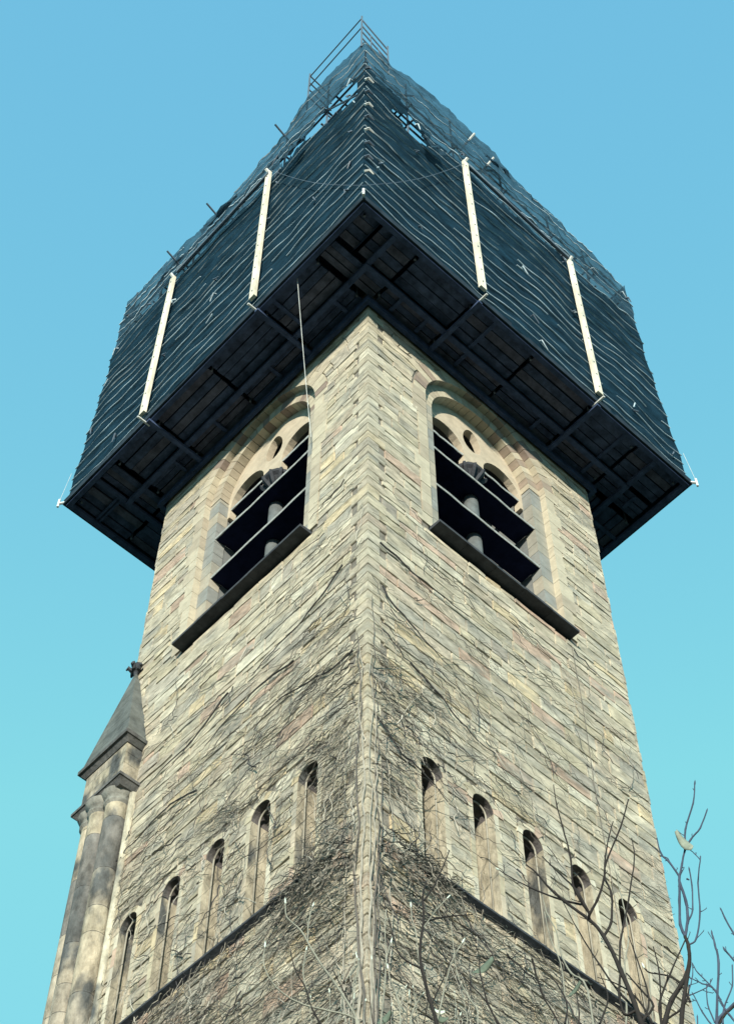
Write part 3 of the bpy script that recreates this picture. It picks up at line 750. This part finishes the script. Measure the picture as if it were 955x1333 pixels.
# ------------------------------------------------------------------ foreground shrubs
def at(px, py, D):                            # a point at horizontal distance D in the direction of a photograph pixel
    d = FW+RX*((px-PX)/F)-UP*((py-PY)/F); k = D/math.hypot(d.x, d.y)
    return Vector((CX+d.x*k, CY+d.y*k, d.z*k))
def smooth_poly(p, sub=4):
    out = []
    for i in range(len(p)-1):
        a, b, c, d = p[max(i-1, 0)], p[i], p[i+1], p[min(i+2, len(p)-1)]
        for k in range(sub):
            t = k/sub; out.append(.5*((2*b)+(c-a)*t+(2*a-5*b+4*c-d)*t*t+(3*b-3*c+d-a)*t*t*t))
    out.append(p[-1]); return out
def branch(parent, pts, D, w0, w1, m, off, sc, dd=.0, bud=0, nm='branch', rr=random.Random(4)):
    p = []
    for i, (X, Y) in enumerate(pts): p.append(at(off[0]+X*sc, off[1]+Y*sc, D+dd*i/(len(pts))))
    p = smooth_poly(p)
    dist = (p[0]-Vector((CX, CY, 0))).length; k = dist/F/2*.85
    p = [q+Vector((rr.uniform(-1, 1), rr.uniform(-1, 1), rr.uniform(-1, 1)))*k*.7*(0 < i < len(p)-1) for i, q in enumerate(p)]
    n_ = len(p); rad = [k*(w0+(w1-w0)*i/(n_-1))*(1.18 if (i % 4 == 0 and i) else 1) for i in range(n_)]
    mb = MB(); mb.tube(p, rad, 6)
    if nm == 'branch' and n_ > 8:             # short spurs and resting buds along the twig
        for q in range(n_//4):
            i = rr.randrange(3, n_-2); a = (p[i+1]-p[i]).normalized(); o_ = a.orthogonal().normalized(); o_.rotate(Matrix.Rotation(rr.uniform(0, 6.28), 3, a))
            L_ = k*rr.choice([6, 9, 14, 30]); e = p[i]+(a*.75+o_*.7)*L_; mb.tube([p[i], p[i]+(a*.5+o_*.6)*L_*.5, e, e+a*L_*.2], [rad[i]*.7, k*1.1, k*1.3, k*.3], 5)
    b = mb.build(nm, m, parent, tint=False, smooth=True)
    if bud:
        d = (p[-1]-p[-2]).normalized(); L_ = k*bud*5; q = p[-1]-d*L_*.5
        mb = MB(); mb.tube([q, q+d*L_*.3, q+d*L_*.6, q+d*L_], [k*w1, k*bud*.62, k*bud*.5, k*.2], 6); mb.build('bud', BUDM[0], b, tint=False, smooth=True)
    return b
BUDM = ['bud']
A_OFF, A_SC = (700, 1000), .267
def root_and_trunk(th, pxs, D, w, m):
    """stems run together below the frame and down to the ground"""
    jn = at(pxs[0], pxs[1], D)
    gx = Vector((jn.x, jn.y, -ZO-.05)); k = (jn-Vector((CX, CY, 0))).length/F/2
    mb = MB(); mb.tube(smooth_poly([gx, gx+(jn-gx)*.4+Vector((.04, -.03, 0)), gx+(jn-gx)*.75+Vector((-.03, .02, 0)), jn]), [k*w*(2.2-1.2*i/12) for i in range(13)], 8)
    mb.build('trunk', m, th, tint=False, smooth=True)
# dark tree
D1 = 5.2
g0 = at(850, 1480, D1)
t1 = thing('bare_tree', 'bare tree with thick black forked branches in front of the right wall', 'tree', (g0.x, g0.y, 0), 'leafless trees in front of the tower')
root_and_trunk(t1, (850, 1480), D1, 16, 'bark')
J = ((850-700)/.267, (1480-1000)/.267)
br = lambda pts, w0, w1, **k: branch(t1, pts, D1, w0, w1, 'bark', A_OFF, A_SC, **k)
br([J, (600, 1500), (500, 1240), (470, 1150), (400, 980), (320, 820), (250, 740), (130, 650), (60, 590), (-10, 510), (-60, 470)], 10, 2)
br([(250, 710), (190, 600), (110, 520), (20, 430)], 4, 1.5, dd=.1)
br([(250, 740), (250, 710), (290, 640), (320, 540), (330, 460), (400, 290), (440, 150)], 5, 2, dd=-.15, bud=3)
br([(325, 540), (325, 450), (345, 330), (365, 260)], 3, 1.4, dd=.1)
br([(320, 820), (355, 750), (358, 620), (325, 540)], 4.5, 3)
br([(250, 710), (210, 650), (170, 570), (158, 440), (120, 290), (90, 180), (75, 80)], 4.5, 1.4, dd=-.2, bud=2)
br([(400, 980), (400, 850), (440, 640), (468, 440), (455, 340)], 4, 1.5, dd=.15, bud=2.5)
br([(210, 665), (110, 640), (0, 600), (-120, 540), (-200, 490)], 3.5, 1.2, dd=.1, bud=4)
br([(480, 1180), (420, 1200), (395, 1100), (400, 980)], 5, 3)
br([J, (600, 1350), (400, 1100), (300, 960), (200, 800), (120, 650)], 5, 1.2, dd=.2)
br([J, (610, 1400), (600, 1240), (590, 1000), (560, 870)], 5, 1.5)
br([(740, 1140), (700, 1060), (640, 1015), (540, 995), (510, 960)], 3.5, 1.5, bud=5)
br([J, (600, 1300), (590, 1150), (640, 1010), (715, 840)], 6, 2)
br([(620, 1230), (700, 1170), (730, 1110), (735, 1060)], 4, 2)
br([(500, 1240), (560, 1160), (500, 1080), (430, 1000)], 4, 2, dd=.1)
br([J, (600, 1330), (620, 1230), (650, 1130), (700, 1050), (735, 960), (732, 870), (715, 820)], 10, 5)
for pts in ([(505, 1250), (540, 1120), (470, 900), (440, 820)], [(560, 1247), (480, 1120), (380, 1050), (290, 1020)], [(300, 1247), (340, 1120), (300, 1000)], [(-30, 930), (20, 1100), (100, 1247), (140, 1400)], [(130, 1247), (140, 1150), (90, 1050), (30, 1000)], [(180, 1400), (200, 1200), (180, 1080)]): br(pts, 3.5, 1.2, dd=.1)
# blue-grey slender tree
D2 = 4.4
g0 = at(880, 1500, D2)
t2 = thing('bare_tree', 'slender blue-grey bare tree with one curled pale leaf against the sky', 'tree', (g0.x, g0.y, 0), 'leafless trees in front of the tower')
root_and_trunk(t2, (880, 1500), D2, 12, 'bark')
J2 = ((880-700)/.267, 500/.267)
b2 = lambda pts, w0, w1, m='barkblue', **k: branch(t2, pts, D2, w0, w1, m, A_OFF, A_SC, **k)
BUDM[0] = 'barkblue'
b2([J2, (690, 1500), (700, 1200), (735, 960), (732, 870), (715, 820)], 9, 5, m='bark')
b2([(715, 820), (692, 760), (688, 640), (688, 530)], 4.5, 4)
b2([(715, 820), (728, 740), (720, 650), (690, 560), (688, 530), (700, 470), (715, 400), (740, 350), (790, 290), (822, 205)], 5, 2.2, bud=4)
b2([(715, 400), (718, 300), (755, 170), (763, 70)], 3.5, 2, bud=5)
b2([(688, 530), (640, 460), (600, 420), (578, 340)], 3.2, 1.6)
b2([(685, 525), (660, 490), (630, 440), (590, 425)], 2, 1.2)
b2([(730, 745), (752, 690), (748, 570), (735, 490)], 2.8, 2, bud=4)
b2([(735, 545), (725, 540)], 2, 3)
b2([(735, 860), (770, 830), (788, 700), (778, 560), (790, 430)], 3, 1.8, bud=2)
b2([(790, 450), (760, 415), (735, 395)], 1.5, 1.2)
J3 = ((935-700)/.267, 520/.267)
b2([J2, (900, 1500), (870, 1240), (878, 950), (860, 860), (845, 800)], 6, 2.4, bud=5)
b2([(1080, 1040), (955, 1150), (870, 1240), (850, 1400)], 4, 5)
b2([(1000, 980), (955, 940), (925, 905), (905, 880)], 3, 2.2, bud=5)
b2([(1020, 870), (955, 810), (910, 730), (888, 685)], 3, 2, bud=3)
b2([(905, 1170), (860, 1080), (800, 1050), (735, 1020)], 2.8, 1.4)
b2([(900, 1247), (905, 1170), (945, 1060), (945, 960)], 3, 1.8, bud=2)
b2([(890, 1130), (850, 1070), (780, 1000), (750, 950)], 2.4, 1.3, bud=2)
b2([(850, 1260), (800, 1190), (750, 1095)], 2.5, 1.4, bud=2)
b2([(860, 1240), (825, 1150), (820, 1060)], 2.4, 1.5)
b2([(730, 1110), (820, 1070), (848, 1025)], 2, 1.2)
b2([(735, 1080), (752, 1010), (750, 950)], 2, 1.2)
b2([(960, 1240), (930, 1200), (905, 1170)], 3, 3)
b2([(955, 1160), (900, 1215), (865, 1290)], 4, 3, m='bark')
b2([(775, 1330), (775, 1210)], 2.5, 2, bud=3)
TAPER = 1.0
def leaf(parent, P4, D, m, off, sc, bend=.02):
    (a, b, c, d) = [at(off[0]+X*sc, off[1]+Y*sc, D) for X, Y in P4]; vs = []; fs = []; n_ = 6
    for i in range(n_+1):
        t = i/n_; p = a+(b-a)*t; q = d+(c-d)*t; bow = (UP*(-1)+FW*.5)*bend*.6*math.sin(math.pi*t)
        for j in range(4):
            s = j/3; vs.append(p+(q-p)*s*(1-.5*abs(2*t-1)**2*TAPER)+(q-p)*.25*abs(2*t-1)**2*TAPER+bow-FW*bend*.3*math.sin(math.pi*s))
    for i in range(n_):
        for j in range(3): fs.append((i*4+j, (i+1)*4+j, (i+1)*4+j+1, i*4+j+1))
    me = obj('leaf', vs, fs, m, parent, smooth=True)
    md = me.modifiers.new('thickness', 'SOLIDIFY'); md.thickness = .0012
leaf(t2, [(658, 315), (735, 410), (762, 368), (680, 292)], D2-.03, 'leaf', A_OFF, A_SC, .025)
# pale budding shrub, bottom centre
D3 = 3.6
g0 = at(470, 1500, D3)
t3 = thing('budding_shrub', 'shrub of thin pale twigs with whitish buds in front of the ivy corner', 'shrub', (g0.x, g0.y, 0), 'shrubs in front of the tower')
root_and_trunk(t3, (470, 1500), D3, 9, 'barkpale')
B_OFF, B_SC = (320, 1100), .3351
J4 = ((470-320)/.3351, 400/.3351)
BUDM[0] = 'bud'
b3 = lambda pts, w0, w1, m='barkpale', **k: branch(t3, pts, D3, w0, w1, m, B_OFF, B_SC, **k)
b3([J4, (440, 900), (430, 695), (400, 620), (340, 530), (270, 430), (215, 335), (160, 280), (153, 215)], 5, 2, bud=6)
b3([(240, 380), (243, 300), (262, 230)], 2.2, 1.6, bud=4)
b3([(235, 560), (222, 500), (228, 440), (236, 400)], 2, 2, bud=4)
b3([J4, (440, 740), (410, 668), (300, 640), (200, 610), (120, 555), (70, 470), (75, 385)], 4, 1.6, bud=6)
b3([(430, 695), (395, 600), (340, 490)], 3, 1.4, m='bark')
b3([J4, (330, 760), (290, 695), (250, 620), (230, 550), (190, 480), (175, 410)], 4, 1.4, m='bark')
b3([(415, 640), (418, 540), (440, 480), (430, 430)], 2.4, 1.6, bud=4)
b3([(385, 530), (420, 470), (428, 420)], 1.8, 1.2, bud=3)
b3([J4, (520, 800), (525, 680), (540, 530), (545, 440), (565, 370)], 4, 1.8, bud=5)
b3([(545, 450), (540, 340), (545, 250)], 2, 1.3)
b3([(600, 690), (590, 600), (560, 520), (550, 470)], 2.4, 1.4, bud=5)
b3([(600, 640), (608, 580), (622, 548)], 1.6, 1.2, bud=3)
b3([J4, (560, 850), (600, 690)], 3.5, 2.4)
# dark stemmed shrub with leaves
D4 = 4.0
g0 = at(600, 1520, D4)
t4 = thing('budding_shrub', 'shrub with one dark upright stem and a few green leaves right of the ivy corner', 'shrub', (g0.x, g0.y, 0), 'shrubs in front of the tower')
root_and_trunk(t4, (600, 1520), D4, 10, 'bark')
J5 = ((600-320)/.3351, 420/.3351)
b4 = lambda pts, w0, w1, m='bark', **k: branch(t4, pts, D4, w0, w1, m, B_OFF, B_SC, **k)
b4([J5, (770, 900), (740, 695), (710, 590), (682, 480), (676, 400), (690, 280), (686, 205), (700, 140)], 8, 3)
b4([(690, 215), (735, 150), (790, 20)], 3, 1.4)
b4([(680, 480), (600, 430), (565, 330), (530, 190)], 3, 1.3)
b4([(680, 480), (668, 420), (660, 340), (645, 290), (640, 230)], 2.4, 1.6, m='barkpale', bud=5)
b4([(690, 320), (740, 250), (788, 200)], 2, 1.4, m='barkpale', bud=4)
b4([(690, 300), (770, 280), (880, 270)], 2.5, 1.5, dd=.1)
b4([(740, 690), (770, 560), (800, 450), (845, 370)], 2.6, 1.5, m='barkpale', bud=5)
b4([(720, 620), (770, 510), (800, 430)], 2.2, 1.3)
b4([(650, 800), (640, 690), (655, 630), (690, 575)], 3, 1.5, m='barkpale', bud=3)
b4([J5, (1000, 800), (940, 620), (910, 505), (905, 440)], 4, 1.6)
b4([J5, (900, 700), (870, 600), (820, 500), (795, 300)], 3, 1.2, m='barkpale')
b4([(1000, 760), (940, 620), (870, 540), (820, 480)], 2.5, 1.2)
tw = random.Random(12)
for i in range(26):                           # finer twigs filling both shrubs
    x0 = tw.uniform(90, 880); y1 = tw.uniform(430, 690); x1 = x0+tw.uniform(-60, 60); xm = (x0+x1)/2+tw.uniform(-25, 25)
    f_ = b3 if x0 < 500 else b4; J_ = J4 if x0 < 500 else J5
    f_([J_, (x1*.6+J_[0]*.4, 900+tw.uniform(-60, 60)), (x1, 760), (xm, (760+y1)/2), (x0, y1)], tw.uniform(1.8, 3), 1.1, m=tw.choice(['barkpale', 'barkpale', 'bark']), bud=tw.choice([0, 2.5, 4]), dd=tw.uniform(-.3, .3))
leaf(t4, [(868, 495), (955, 425), (965, 455), (905, 500)], D4, 'greenleaf', B_OFF, B_SC, .02)
leaf(t4, [(725, 630), (770, 640), (775, 655), (735, 650)], D4, 'bud', B_OFF, B_SC, .012)
leaf(t4, [(500, 690), (555, 640), (575, 650), (530, 700)], D4, 'greenleaf', B_OFF, B_SC, .015)
leaf(t4, [(740, 655), (790, 665), (780, 685), (735, 680)], D4, 'greenleaf', B_OFF, B_SC, .015)
leaf(t1, [(140, 1110), (200, 1030), (212, 1050), (160, 1110)], D1, 'greenleaf', A_OFF, A_SC, .02)
# pale hanging wisps before the right wall
D5 = 6.
b5 = lambda pts, w0, w1, **k: branch(t4, pts, D5, w0, w1, 'barkpale', A_OFF, A_SC, **k)
b5([(420, 1400), (430, 1180), (420, 980), (440, 830), (425, 720), (400, 600), (360, 440)], 3.2, 1.5)
b5([(300, 1500), (240, 1080), (160, 1000), (110, 900), (90, 800), (40, 700), (20, 620)], 3.5, 1.5)
b5([(150, 1400), (120, 1000), (60, 830), (30, 700)], 2.5, 1.2)
b5([(560, 1247), (540, 1000), (530, 860), (500, 760), (510, 600)], 2, 1)
